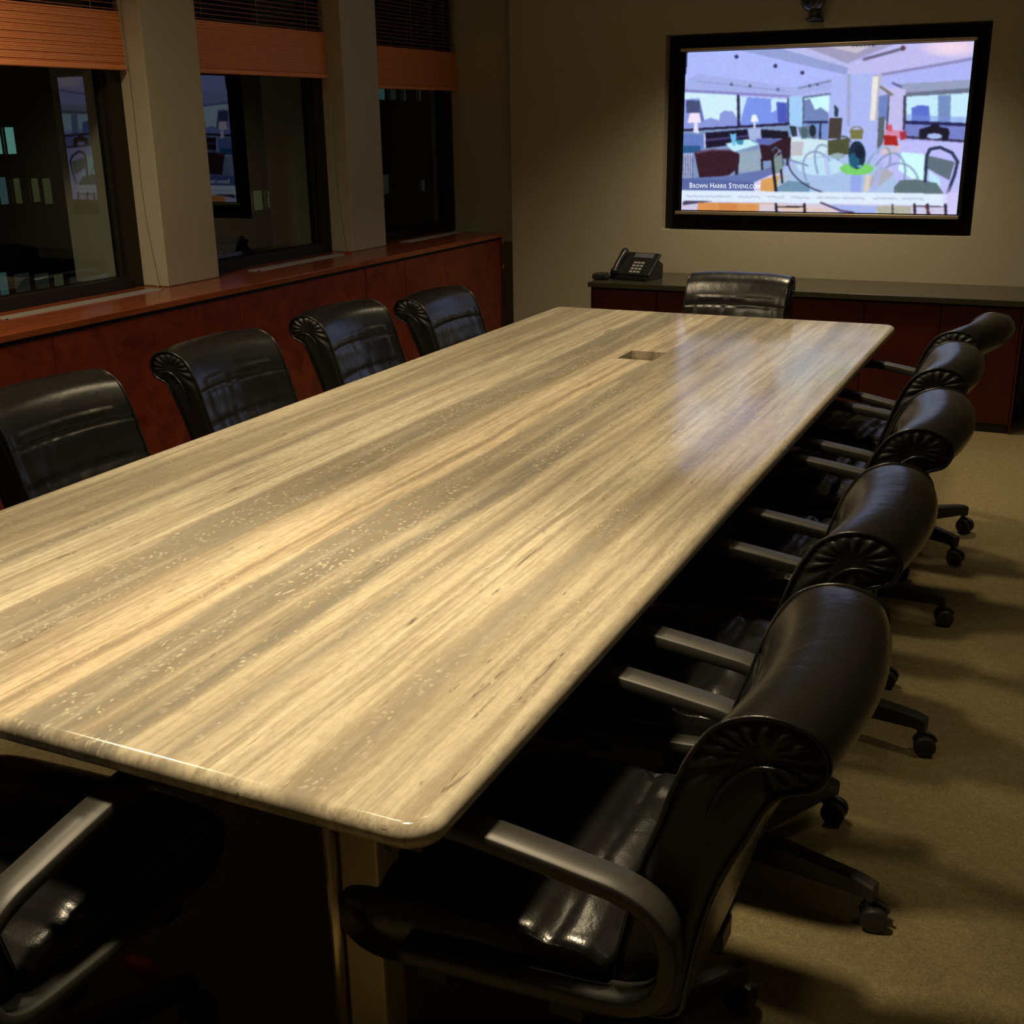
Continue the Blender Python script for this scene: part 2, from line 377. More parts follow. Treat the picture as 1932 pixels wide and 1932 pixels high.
# ------------------------------------------------------------------ television
# picture painted as colours on a fine grid of the flat screen; coordinates below are in a 1932 x 1288 sketch
SW, SH = 512, 290
Q = [(172, 225), (1748, 170), (1650, 1128), (115, 1108)]          # sketch corners: TL, TR, BR, BL
def homog(src, dst):
    A = []; b = []
    for (x, y), (u, v) in zip(src, dst):
        A += [[x, y, 1, 0, 0, 0, -u*x, -u*y], [0, 0, 0, x, y, 1, -v*x, -v*y]]; b += [u, v]
    return np.append(np.linalg.solve(np.array(A, float), np.array(b, float)), 1).reshape(3, 3)
HM = homog([(0, 0), (1, 0), (1, 1), (0, 1)], Q)
gu, gv = np.meshgrid((np.arange(SW)+.5)/SW, (np.arange(SH)+.5)/SH)
wz = HM[2, 0]*gu+HM[2, 1]*gv+1; PX = (HM[0, 0]*gu+HM[0, 1]*gv+HM[0, 2])/wz; PY = (HM[1, 0]*gu+HM[1, 1]*gv+HM[1, 2])/wz
img = np.zeros((SH, SW, 3)) + np.array((175, 182, 242.))
def fillm(m, c, a=1.0): 
    img[m] = img[m]*(1-a) + np.array(c, float)*a
def poly(pts, c, a=1.0):
    ins = np.zeros(PX.shape, bool); N = len(pts)
    for i in range(N):
        x0, y0 = pts[i]; x1, y1 = pts[(i+1) % N]
        if y0 == y1: continue
        cond = ((PY >= min(y0, y1)) & (PY < max(y0, y1))) & (PX < (x1-x0)*(PY-y0)/(y1-y0)+x0); ins ^= cond
    fillm(ins, c, a)
def ell(cx, cy, rx, ry, c, a=1.0, soft=False):
    d = ((PX-cx)/rx)**2+((PY-cy)/ry)**2
    if soft:
        k = np.clip(1-d, 0, 1)[..., None]*a; img[:] = img*(1-k)+np.array(c, float)*k
    else: fillm(d < 1, c, a)
def line(pts, wd, c, a=1.0):
    m = np.zeros(PX.shape, bool)
    for (x0, y0), (x1, y1) in zip(pts, pts[1:]):
        L2 = (x1-x0)**2+(y1-y0)**2+1e-9; tt = np.clip(((PX-x0)*(x1-x0)+(PY-y0)*(y1-y0))/L2, 0, 1)
        m |= np.hypot(PX-x0-tt*(x1-x0), PY-y0-tt*(y1-y0)) < wd/2
    fillm(m, c, a)
def arc(cx, cy, rx, ry, a0, a1, rot=0):
    o = []
    for a in np.linspace(math.radians(a0), math.radians(a1), 22):
        x, y = rx*math.cos(a), ry*math.sin(a); r = math.radians(rot)
        o.append((cx+x*math.cos(r)-y*math.sin(r), cy+x*math.sin(r)+y*math.cos(r)))
    return o
poly([(100, 200), (560, 195), (1060, 335), (990, 365), (760, 425), (100, 425)], (174, 186, 252))
poly([(430, 205), (760, 195), (1065, 312), (1050, 350), (760, 285)], (148, 160, 214))
poly([(640, 190), (870, 190), (1090, 292), (1062, 312)], (186, 190, 238))
poly([(790, 185), (1235, 180), (1350, 172), (1105, 270), (1060, 290)], (160, 156, 190))
poly([(900, 185), (1220, 180), (1110, 235)], (196, 190, 205))
for k in range(6): ell(1090+22*k, 190, 8, 8, (75, 75, 80))
poly([(1065, 300), (1350, 175), (1760, 160), (1745, 265), (1235, 362), (1060, 345)], (192, 188, 240))
ell(1625, 205, 190, 60, (250, 222, 238), .9, True); line([(1150, 268), (1370, 208)], 16, (105, 98, 130)); ell(1362, 208, 12, 14, (90, 60, 70))
poly([(1240, 345), (1745, 258), (1745, 274), (1240, 360)], (140, 136, 186))
poly([(1245, 360), (1745, 274), (1730, 405), (1370, 432), (1270, 415)], (174, 182, 247))
poly([(1320, 405), (1730, 380), (1728, 432), (1372, 455)], (150, 160, 192)); poly([(1368, 452), (1728, 426), (1722, 452), (1368, 474)], (104, 112, 138))
line([(1305, 398), (1350, 418)], 12, (90, 95, 140))
poly([(135, 395), (240, 345), (760, 420), (1000, 365), (985, 425), (740, 470), (135, 435)], (164, 176, 234))
line([(230, 385), (720, 440)], 5, (140, 150, 205)); poly([(138, 428), (745, 464), (745, 476), (138, 443)], (135, 132, 196)); line([(790, 425), (965, 385)], 7, (110, 120, 150))
for x, y in ((452, 250), (665, 302), (812, 340)): ell(x, y, 11, 11, (45, 50, 95))
for x, y in ((420, 402), (522, 412), (676, 432), (850, 412), (895, 404)): ell(x, y, 8, 9, (85, 95, 130))
poly([(140, 445), (450, 462), (450, 637), (130, 660)], (208, 240, 255))
poly([(130, 485), (240, 480), (262, 600), (300, 588), (345, 602), (352, 565), (375, 548), (422, 552), (450, 600), (450, 637), (130, 660)], (138, 152, 222))
poly([(165, 490), (240, 492), (240, 560), (165, 560)], (70, 78, 120)); poly([(240, 490), (262, 600), (240, 620)], (100, 112, 180))
poly([(465, 470), (730, 485), (726, 615), (462, 637)], (200, 232, 255))
poly([(505, 474), (636, 482), (636, 560), (665, 545), (665, 498), (726, 505), (726, 615), (462, 635), (468, 590)], (122, 148, 236)); poly([(668, 503), (722, 505), (722, 615), (672, 615)], (72, 90, 186))
poly([(447, 460), (463, 461), (462, 640), (446, 640)], (42, 48, 84)); poly([(726, 480), (735, 480), (732, 690), (723, 690)], (60, 66, 110))
poly([(120, 652), (735, 615), (735, 629), (120, 668)], (30, 24, 60))
poly([(735, 468), (818, 470), (812, 645), (735, 655)], (162, 206, 248))
poly([(812, 470), (980, 448), (980, 462), (812, 486)], (105, 118, 160))
poly([(814, 482), (958, 462), (952, 612), (808, 612)], (205, 250, 255))
poly([(818, 492), (850, 482), (878, 545), (908, 530), (952, 562), (950, 612), (812, 612)], (112, 132, 186)); poly([(808, 606), (950, 606), (944, 705), (800, 695)], (116, 146, 208))
poly([(806, 606), (950, 606), (950, 618), (806, 618)], (32, 40, 84)); line([(906, 618), (902, 700)], 10, (28, 32, 60)); line([(815, 475), (812, 620)], 8, (80, 92, 120)); line([(800, 700), (942, 712)], 8, (40, 45, 80))
poly([(975, 372), (1060, 345), (1240, 345), (1225, 560), (1215, 810), (945, 830), (950, 600)], (172, 184, 244))
poly([(1056, 350), (1078, 350), (1068, 640), (1050, 640)], (160, 166, 206)); poly([(1205, 352), (1250, 352), (1228, 470), (1222, 600), (1200, 600)], (185, 180, 200)); poly([(1196, 362), (1226, 362), (1206, 602), (1178, 602)], (236, 232, 224))
poly([(1245, 415), (1375, 432), (1362, 720), (1235, 780)], (194, 190, 238)); poly([(1228, 470), (1290, 455), (1272, 605), (1222, 605)], (110, 132, 196)); line([(1284, 470), (1268, 650)], 9, (70, 76, 96)); line([(1240, 420), (1300, 462)], 14, (118, 110, 100))
poly([(1224, 590), (1258, 578), (1252, 770), (1214, 790)], (88, 98, 106))
poly([(1375, 472), (1728, 452), (1712, 622), (1370, 612)], (198, 236, 255)); poly([(1406, 535), (1440, 520), (1500, 522), (1508, 612), (1406, 612)], (92, 112, 206)); poly([(1550, 466), (1620, 462), (1616, 615), (1550, 615)], (116, 142, 192)); poly([(1370, 570), (1715, 585), (1712, 622), (1370, 612)], (120, 140, 220), .5)
poly([(1362, 466), (1378, 466), (1374, 700), (1356, 700)], (66, 66, 96)); poly([(1368, 604), (1712, 618), (1710, 636), (1368, 622)], (32, 34, 88)); poly([(1370, 622), (1708, 636), (1704, 722), (1366, 692)], (118, 130, 200))
poly([(1370, 688), (1704, 712), (1704, 726), (1366, 702)], (56, 46, 82)); poly([(1448, 652), (1505, 636), (1520, 622), (1548, 622), (1560, 640), (1605, 646), (1612, 672), (1600, 716), (1572, 712), (1562, 678), (1495, 676), (1478, 710), (1446, 702)], (24, 20, 42)); ell(1530, 690, 40, 16, (170, 190, 235))
poly([(1250, 715), (1710, 724), (1670, 1010), (1150, 1010)], (190, 190, 250)); poly([(1350, 778), (1475, 790), (1470, 965), (1330, 880)], (208, 252, 255)); poly([(1500, 960), (1560, 985), (1560, 930), (1500, 880)], (190, 235, 255)); poly([(1245, 735), (1350, 740), (1320, 790), (1240, 800)], (214, 196, 200))
poly([(735, 690), (945, 712), (945, 835), (715, 830)], (205, 232, 244)); poly([(748, 720), (812, 722), (802, 800), (740, 800)], (192, 190, 200))
poly([(110, 665), (740, 628), (740, 830), (640, 905), (530, 960), (110, 940)], (126, 150, 192))
poly([(264, 672), (500, 652), (512, 725), (268, 758)], (20, 16, 44)); line([(275, 712), (500, 690)], 12, (70, 66, 120)); poly([(572, 652), (728, 664), (726, 705), (580, 700)], (20, 16, 40))
poly([(120, 672), (255, 682), (265, 762), (120, 770)], (100, 124, 194)); poly([(120, 745), (235, 745), (235, 780), (120, 790)], (40, 90, 140)); line([(262, 680), (262, 755)], 10, (200, 205, 240))
poly([(185, 560), (236, 560), (246, 616), (168, 616)], (242, 228, 250)); poly([(205, 615), (224, 615), (230, 672), (200, 672)], (225, 226, 250)); poly([(530, 570), (552, 570), (566, 612), (520, 612)], (240, 244, 255)); line([(541, 612), (541, 640)], 10, (215, 225, 250)); poly([(506, 645), (578, 645), (572, 712), (512, 712)], (166, 182, 224))
poly([(376, 732), (500, 706), (562, 736), (420, 778)], (192, 238, 250)); poly([(402, 672), (418, 680), (440, 672), (438, 705), (430, 745), (415, 740)], (112, 192, 236)); poly([(442, 708), (480, 716), (470, 740), (440, 735)], (60, 140, 180))
poly([(452, 778), (572, 768), (582, 885), (440, 895)], (148, 168, 188)); poly([(500, 905), (640, 860), (660, 880), (540, 940)], (110, 112, 130))
poly([(200, 778), (300, 762), (400, 765), (455, 790), (445, 868), (390, 910), (225, 928)], (52, 24, 40)); poly([(200, 778), (300, 762), (400, 765), (455, 790), (400, 774), (300, 772), (210, 790)], (96, 70, 100)); line([(436, 870), (432, 925)], 15, (36, 28, 50)); line([(345, 925), (345, 940)], 14, (36, 28, 50))
poly([(545, 706), (600, 700), (672, 706), (690, 722), (600, 744), (560, 730)], (96, 104, 178)); poly([(566, 736), (620, 742), (700, 702), (742, 696), (732, 812), (580, 830)], (44, 20, 38)); line([(576, 820), (578, 875)], 11, (30, 24, 44)); line([(722, 800), (718, 850)], 10, (36, 28, 50))
for k in range(5): line([(132+13*k, 788), (128+13*k, 925)], 7, (190, 192, 228))
for k in range(5): line([(138+13*k, 800), (134+13*k, 925)], 3, (26, 28, 66))
poly([(105, 930), (400, 912), (640, 868), (660, 900), (530, 960), (530, 1000), (105, 1000)], (98, 116, 174))
poly([(528, 950), (640, 900), (670, 890), (720, 940), (560, 1000), (528, 1000)], (216, 206, 246)); poly([(572, 935), (690, 905), (725, 905), (725, 955), (650, 1000), (562, 1000)], (218, 158, 92))
ell(990, 960, 330, 165, (166, 196, 230), .85); ell(900, 860, 130, 50, (196, 232, 250), .8); poly([(640, 990), (720, 940), (840, 950), (838, 1010), (640, 1010)], (110, 146, 176))
for a in (arc(900, 900, 85, 130, 180, 340, -25), arc(960, 900, 70, 170, 190, 340, -20), arc(1270, 930, 90, 150, 200, 350, 20), arc(1200, 900, 60, 160, 190, 330, 25), arc(1330, 960, 110, 120, 220, 350, 10)): line(a, 12, (126, 146, 186), .75)
for a in (arc(1010, 900, 60, 140, 190, 330, -20), arc(1240, 870, 60, 140, 190, 300, 20)): line(a, 26, (176, 190, 236), .7)
line(arc(1000, 850, 280, 170, 100, 175, 8), 7, (40, 44, 80)); line([(730, 820), (830, 855)], 8, (110, 135, 165))
poly([(1230, 850), (1310, 900), (1210, 980), (1150, 970)], (176, 168, 176), .8); poly([(1305, 975), (1340, 935), (1430, 930), (1540, 950), (1580, 1010), (1305, 1010)], (92, 112, 120))
poly([(1485, 795), (1640, 832), (1610, 935), (1488, 868)], (94, 110, 124)); line([(1478, 940), (1486, 800), (1505, 762), (1560, 752), (1625, 782), (1655, 830), (1640, 900), (1600, 1010)], 17, (38, 50, 80))
line([(640, 800), (636, 770), (655, 752), (682, 775), (694, 850)], 12, (70, 80, 110)); poly([(640, 810), (688, 790), (694, 880), (652, 905)], (126, 146, 146)); line([(634, 780), (640, 880), (652, 1000)], 15, (24, 22, 34)); line([(682, 880), (688, 950)], 12, (40, 34, 40)); line([(650, 800), (680, 770)], 6, (190, 195, 225))
poly([(735, 632), (772, 636), (776, 690), (748, 694)], (36, 52, 66)); poly([(780, 640), (840, 632), (882, 640), (882, 700), (800, 705)], (100, 122, 150)); ell(862, 660, 18, 34, (26, 40, 56)); ell(815, 670, 20, 30, (72, 100, 110))
poly([(955, 588), (1026, 588), (1016, 705), (948, 705)], (66, 58, 60)); poly([(984, 515), (1008, 540), (1002, 582), (984, 582)], (34, 62, 80)); poly([(945, 715), (1062, 700), (1064, 790), (945, 795)], (74, 80, 52)); line(arc(1030, 730, 40, 38, 200, 350), 8, (70, 76, 84)); ell(1000, 800, 40, 16, (150, 172, 180))
line(arc(1105, 668, 35, 30, 180, 360), 8, (130, 128, 112)); poly([(1070, 655), (1136, 655), (1136, 705), (1070, 705)], (118, 118, 70))
ell(1102, 872, 92, 34, (120, 208, 108)); ell(1105, 795, 47, 78, (18, 44, 66)); ell(1088, 825, 30, 42, (28, 100, 140), .8); ell(1118, 778, 24, 36, (10, 26, 50)); ell(1120, 858, 14, 10, (110, 160, 190))
poly([(1070, 905), (1130, 905), (1125, 1010), (1064, 1010)], (150, 168, 236)); poly([(1150, 900), (1178, 910), (1165, 1000), (1140, 1000)], (220, 205, 190)); line([(1240, 850), (1190, 1000)], 26, (170, 180, 240), .8)
poly([(1262, 655), (1378, 660), (1376, 712), (1262, 690)], (214, 138, 172)); poly([(1256, 685), (1322, 688), (1332, 742), (1252, 738)], (168, 34, 34)); poly([(1340, 665), (1378, 662), (1376, 700), (1345, 715)], (160, 50, 70)); poly([(1270, 628), (1298, 628), (1300, 662), (1275, 662)], (220, 84, 100))
poly([(100, 925), (530, 946), (530, 1000), (100, 1000)], (86, 100, 160), .85)
poly([(100, 994), (1612, 1010), (1608, 1078), (100, 1056)], (222, 236, 255)); ell(1620, 1040, 60, 80, (205, 200, 250), .7, True)
for x0, x1 in ((150, 215), (225, 395), (440, 555), (605, 690), (740, 840), (880, 1000), (1020, 1140), (1190, 1330), (1350, 1460)):
    x = x0
    while x < x1:
        wl = random.uniform(7, 15); line([(x, 1028+x*.008+random.uniform(-2, 2)), (x+wl*.6, 1028+x*.008+random.uniform(-5, 5))], 9, (150, 166, 188), .45); x += wl
poly([(100, 1056), (1608, 1078), (1640, 1078), (1640, 1140), (100, 1120)], (206, 200, 232)); poly([(130, 1056), (300, 1056), (125, 1080)], (70, 60, 90)); poly([(215, 1064), (640, 1070), (560, 1112), (205, 1112)], (216, 148, 84)); poly([(330, 1066), (440, 1068), (420, 1112), (330, 1112)], (200, 120, 60), .5)
poly([(555, 1070), (900, 1074), (1000, 1116), (555, 1112)], (216, 202, 212)); poly([(640, 1070), (1000, 1112), (700, 1112)], (226, 196, 170), .7); poly([(960, 1076), (1212, 1080), (1206, 1122), (1000, 1120)], (164, 180, 236)); line([(900, 1062), (1010, 1108), (1080, 1118)], 9, (60, 40, 70)); poly([(1212, 1080), (1400, 1080), (1400, 1124), (1212, 1124)], (176, 176, 160))
for x in (650, 808, 1296, 1418, 1490, 1588): line([(x, 1072), (x+2, 1126)], 14 if x != 1296 else 7, (34, 24, 36))
line([(655, 1088), (810, 1086)], 8, (34, 24, 36)); line([(1418, 1080), (1600, 1084)], 6, (60, 50, 70)); line([(1480, 1078), (1500, 1126)], 12, (90, 50, 50))
poly([(100, 200), (182, 225), (170, 345), (100, 345)], (20, 26, 44))
poly([(1600, 1000), (1660, 1000), (1645, 1140), (1600, 1140)], (208, 200, 250))
img = np.clip(img + np.repeat(np.repeat(np.random.default_rng(3).normal(0, 5, (SH//2, SW//2, 3)), 2, 0), 2, 1), 0, 255)
for _ in range(5):   # slight softness of the picture
    p = np.pad(img, ((1, 1), (1, 1), (0, 0)), 'edge'); img = (p[:-2, 1:-1]+p[2:, 1:-1]+p[1:-1, :-2]+p[1:-1, 2:]+4*p[1:-1, 1:-1])/8
lin = np.where(img/255 <= .04045, img/255/12.92, ((img/255+.055)/1.055)**2.4)
SX0, SX1, SZ0, SZ1 = -1.518, .050, 1.075, 1.960
YS = BW-.004
tv = thing('television', 'large flat television lit with a picture of a furnished penthouse', 'television', ((SX0+SX1)/2, BW+ND, SZ0))
tx, ty, tz = tv.location
me = bpy.data.meshes.new('screen')
xs = np.linspace(SX0, SX1, SW)-tx; zs = np.linspace(SZ1, SZ0, SH)-tz
co = np.zeros((SH, SW, 3)); co[..., 0] = xs[None]; co[..., 1] = YS-ty; co[..., 2] = zs[:, None]
ii = np.arange(SH*SW).reshape(SH, SW); fc = np.stack([ii[:-1, :-1], ii[1:, :-1], ii[1:, 1:], ii[:-1, 1:]], -1).reshape(-1, 4)
me.from_pydata(co.reshape(-1, 3).tolist(), [], fc.tolist())
ca = me.color_attributes.new('picture', 'FLOAT_COLOR', 'POINT'); rgba = np.ones((SH*SW, 4), np.float32); rgba[:, :3] = lin.reshape(-1, 3); ca.data.foreach_set('color', rgba.ravel())
me.materials.append(M['screen']); so = bpy.data.objects.new('screen', me); C.objects.link(so); so.parent = tv; so['label'] = 'bluish lit picture of a living room above the skyline'
def rel(bm, name, m, par=tv):
    bmesh.ops.translate(bm, verts=bm.verts, vec=-Vector(tv.location)); return obj(name, bm, m, par)
rel(B(SX0-.022, SX1+.022, BW-.001, BW+ND-.02, SZ0-.022, SZ1+.022, bev=.004), 'housing', 'bezel')
rel(B(SX0-.030, SX1+.016, BW-.014, BW+.004, SZ1+.004, SZ1+.022, bev=.003), 'top_trim', 'trim')
rel(B(SX0-.038, SX1+.012, BW-.014, BW+.004, SZ0-.026, SZ0-.006, bev=.003), 'bottom_trim', 'trim')
rel(B(-.80, -.74, BW-.016, BW-.0135, SZ0-.018, SZ0-.014), 'badge', 'trim')
# lettering on the picture
def word(s, x, z, size, m, par, y, sx=1):
    cu = bpy.data.curves.new('lettering', 'FONT'); cu.body = s; cu.size = size; cu.extrude = .0002; cu.space_character = 1.06
    tmp = bpy.data.objects.new('lettering', cu); C.objects.link(tmp)
    dg = bpy.context.evaluated_depsgraph_get(); me2 = bpy.data.meshes.new_from_object(tmp.evaluated_get(dg)); C.objects.unlink(tmp); bpy.data.objects.remove(tmp)
    me2.materials.clear(); me2.materials.append(M[m]); xs = [v.co.x for v in me2.vertices]; wdt = max(xs)
    me2.transform(Matrix.Rotation(PI/2, 4, 'X')); me2.transform(Matrix.Diagonal((sx, 1, 1, 1)))
    return me2, wdt*sx
bm = bmesh.new(); x = SX0+.045
for s, big in (('B', 1), ('ROWN ', 0), ('H', 1), ('ARRIS ', 0), ('S', 1), ('TEVENS.COM', 0)):
    sz = .044 if big else .033
    m2, wv = word(s.strip(), 0, 0, sz, 'text', None, 0, .82)
    m2.transform(Matrix.Translation((x, YS-.0012, SZ0+.128))); bm.from_mesh(m2); x += wv+.0035+(.012 if s.endswith(' ') else 0)
rel(bm, 'lettering', 'text')['label'] = 'pale capital web address on the picture'
rel(B(NX0+.004, NX1-.004, BW+ND-.012, BW+ND-.001, NZ0+.004, NZ1-.004), 'surround_panel', 'bezel')['label'] = 'matt black backing inside the wall niche'

# ------------------------------------------------------------------ conference camera on the wall above
t = thing('conference_camera', 'small dark ball camera on the wall above the television', 'camera', (-.775, BW-.075, 2.094))
obj('base_plate', fix(lathe(bmesh.new(), [(.045, 0), (.048, .006), (.045, .014), (.02, .02)], 28)), 'plastic', t, True)
obj('neck', fix(lathe(bmesh.new(), [(.034, .012), (.030, .03), (.034, .055)], 24)), 'plastic', t, True)
bm = bmesh.new(); bmesh.ops.create_uvsphere(bm, u_segments=32, v_segments=20, radius=.06, matrix=Matrix.Translation((-.012, 0, .098)) @ Matrix.Diagonal((1.1, 1, .95, 1))); hd = obj('camera_head', bm, 'chrome', t, True)
bm = bmesh.new(); tube(bm, [(-.012, -.045, .092), (-.014, -.072, .085)], .024, 20); obj('lens', bm, 'plastic', hd, True)
obj('wall_bracket', B(-.035, .035, .03, .074, -.006, .006, bev=.002), 'plastic', t)

# ------------------------------------------------------------------ telephone
t = thing('desk_telephone', 'black desk telephone with tilted face on the credenza top', 'telephone', (-1.675, 1.37, .698), math.radians(-12))
bm = bmesh.new()
prof = [(-.10, 0), (.10, 0), (.10, .085), (.06, .105), (-.10, .022)]
for s in (-.12, .12): pass
va = [bm.verts.new((-.12, y, z)) for y, z in prof]; vb = [bm.verts.new((.12, y, z)) for y, z in prof]
bm.faces.new(va); bm.faces.new(vb[::-1])
for k in range(5): bm.faces.new((va[k], vb[k], vb[(k+1) % 5], va[(k+1) % 5]))
fix(bm); bmesh.ops.bevel(bm, geom=list(bm.edges), offset=.004, segments=2, affect='EDGES'); obj('phone_base', bm, 'phone', t)
ang = math.atan2(.105-.022, .16)
face = bpy.data.objects.new('face_frame', None)
R_ = Matrix.Translation((0, -.02, .0645)) @ Matrix.Rotation(math.radians(38), 4, 'X') 
def onface(bm, z=0): bmesh.ops.transform(bm, matrix=Matrix.Translation((0, -.025, .085)) @ Matrix.Rotation(math.radians(40), 4, 'X'), verts=bm.verts); return bm
fp = obj('face_plate', onface(B(-.135, .135, -.085, .095, -.012, .006, bev=.005)), 'phone', t)
obj('display', onface(B(-.03, .10, .05, .085, .006, .009, bev=.001)), 'lcd', t)
for r in range(4):
    for c in range(3): obj('key', onface(B(-.008+c*.026, .012+c*.026, -.072+r*.024, -.055+r*.024, .006, .011, bev=.002, seg=1)), 'key', t)
for r in range(5): obj('line_button', onface(B(.082, .102, -.072+r*.022, -.060+r*.022, .006, .010)), 'plastic', t)
bm = bmesh.new(); tube(bm, crom([(-.095, -.082, .018), (-.095, -.072, .026), (-.095, 0, .032), (-.095, .070, .026), (-.095, .080, .018)], 5), [.014, .02, .022, .022, .022, .018, .016, .015, .015, .015, .015, .015, .016, .018, .021, .022, .022, .022, .021, .018, .014], 14); onface(bm); obj('handset', bm, 'phone', t, True)
bm = bmesh.new(); tube(bm, [(-.13+.012*math.cos(k*.9), -.06-.0016*k, .012+.008*math.sin(k*.9)) for k in range(60)], .0025, 5); obj('coiled_cord', bm, 'phone', t, True)
t = thing('phone_adapter', 'small flat black box left of the desk telephone', 'adapter', (-1.878, 1.30, .698), .1)
obj('case', B(-.040, .040, -.05, .05, 0, .035, bev=.008), 'phone', t)
obj('port_strip', B(-.03, .03, -.053, -.049, .01, .02), 'plastic', t)

# ------------------------------------------------------------------ table
TW, TL, TZ, TT = 1.607, 4.193, .735, .042
table = thing('conference_table', 'long polished travertine conference table with striped beige and grey stone top', 'table', (0, 0, 0))
def rrect(x0, x1, y0, y1, r, n=10):
    o = []
    for cx, cy, a0 in ((x1-r, y1-r, 0), (x0+r, y1-r, 90), (x0+r, y0+r, 180), (x1-r, y0+r, 270)):
        for k in range(n+1): a = math.radians(a0+90*k/n); o.append((cx+r*math.cos(a), cy+r*math.sin(a)))
    return o
bm = bmesh.new(); rr = TT/2; rings = []
for th in [90, 80, 70, 58, 45, 30, 15, 0, -15, -30, -45, -60, -75, -90]:
    a = math.radians(th); ins = rr*(1-math.cos(a))
    rings.append([bm.verts.new((x, y, TZ-rr+rr*math.sin(a))) for x, y in rrect(-TW+ins, -ins, -TL+ins, -ins, .055-ins)])
for A, Bq in zip(rings, rings[1:]):
    n = len(A)
    for k in range(n): f = bm.faces.new((A[k], A[(k+1) % n], Bq[(k+1) % n], Bq[k])); f.smooth = True
bm.faces.new(rings[0]); bm.faces.new(rings[-1][::-1]); fix(bm)
top = obj('stone_top', bm, 'stone', table)
HX0, HX1, HY0, HY1 = -.870, -.726, -1.145, -.975
cut = obj('cutter', B(HX0, HX1, HY0, HY1, .6, .9), 'stone')
md = top.modifiers.new('cut', 'BOOLEAN'); md.object = cut; md.solver = 'EXACT'
dg = bpy.context.evaluated_depsgraph_get(); nm = bpy.data.meshes.new_from_object(top.evaluated_get(dg)); top.modifiers.clear(); top.data = nm; top.data.name = 'stone_top'
bpy.data.objects.remove(cut)
# wooden frame below the stone, box below the cable opening
bm = bmesh.new(); ZB = TZ-TT
ap = [(-TW+.06, -.06, -TL+.085, -TL+.115), (-TW+.06, -.06, -.09, -.06), (-TW+.06, -TW+.09, -TL+.09, -.09), (-.09, -.06, -TL+.09, -.09)]
for x0, x1, y0, y1 in ap: box(bm, x0, x1, y0, y1, ZB-.055, ZB)
box(bm, -TW/2-.02-.30, -TW/2-.30+.02, -TL+.1, -.1, ZB-.05, ZB); box(bm, -TW/2+.30-.02, -TW/2+.30+.02, -TL+.1, -.1, ZB-.05, ZB)
obj('apron_frame', bm, 'subwood', table)
bm = bmesh.new(); g = .012
box(bm, HX0-g, HX0, HY0-g, HY1+g, ZB-.08, ZB); box(bm, HX1, HX1+g, HY0-g, HY1+g, ZB-.08, ZB); box(bm, HX0, HX1, HY0-g, HY0, ZB-.08, ZB); box(bm, HX0, HX1, HY1, HY1+g, ZB-.08, ZB); box(bm, HX0, HX1, HY0, HY1, ZB-.08, ZB-.07)
obj('cable_box', bm, 'reveal', table)
def leg(x, y, sx):
    l = obj('leg', box(bmesh.new(), -.036, .036, -.032, .032, 0, ZB-.001, bev=.006), 'legstone', table, loc=(x, y, 0))
    s = obj('edge_strip', tube(bmesh.new(), [(-.050*sx, -.032, 0), (-.050*sx, -.032, ZB-.002)], .011, 12), 'steel', l, True)
    obj('edge_strip', tube(bmesh.new(), [(-.050*sx, .032, 0), (-.050*sx, .032, ZB-.002)], .011, 12), 'steel', l, True)
    obj('foot_plate', B(-.085, .085, -.07, .07, 0, .012, bev=.003), 'steel', l)
leg(-.232, -3.98, 1); leg(-TW+.232, -3.98, -1); leg(-.232, -.25, 1); leg(-TW+.232, -.25, -1)
# small red item on the carpet in the dark under the table
bm = bmesh.new(); box(bm, -.028, .028, -.012, .012, 0, .02, bev=.003); box(bm, .028, .045, -.006, .006, .005, .015)
tag(obj('cable_plug', bm, 'red', loc=(-.86, -3.885, 0)), 'small red plug lying on the dark carpet under the table near end', 'plug')

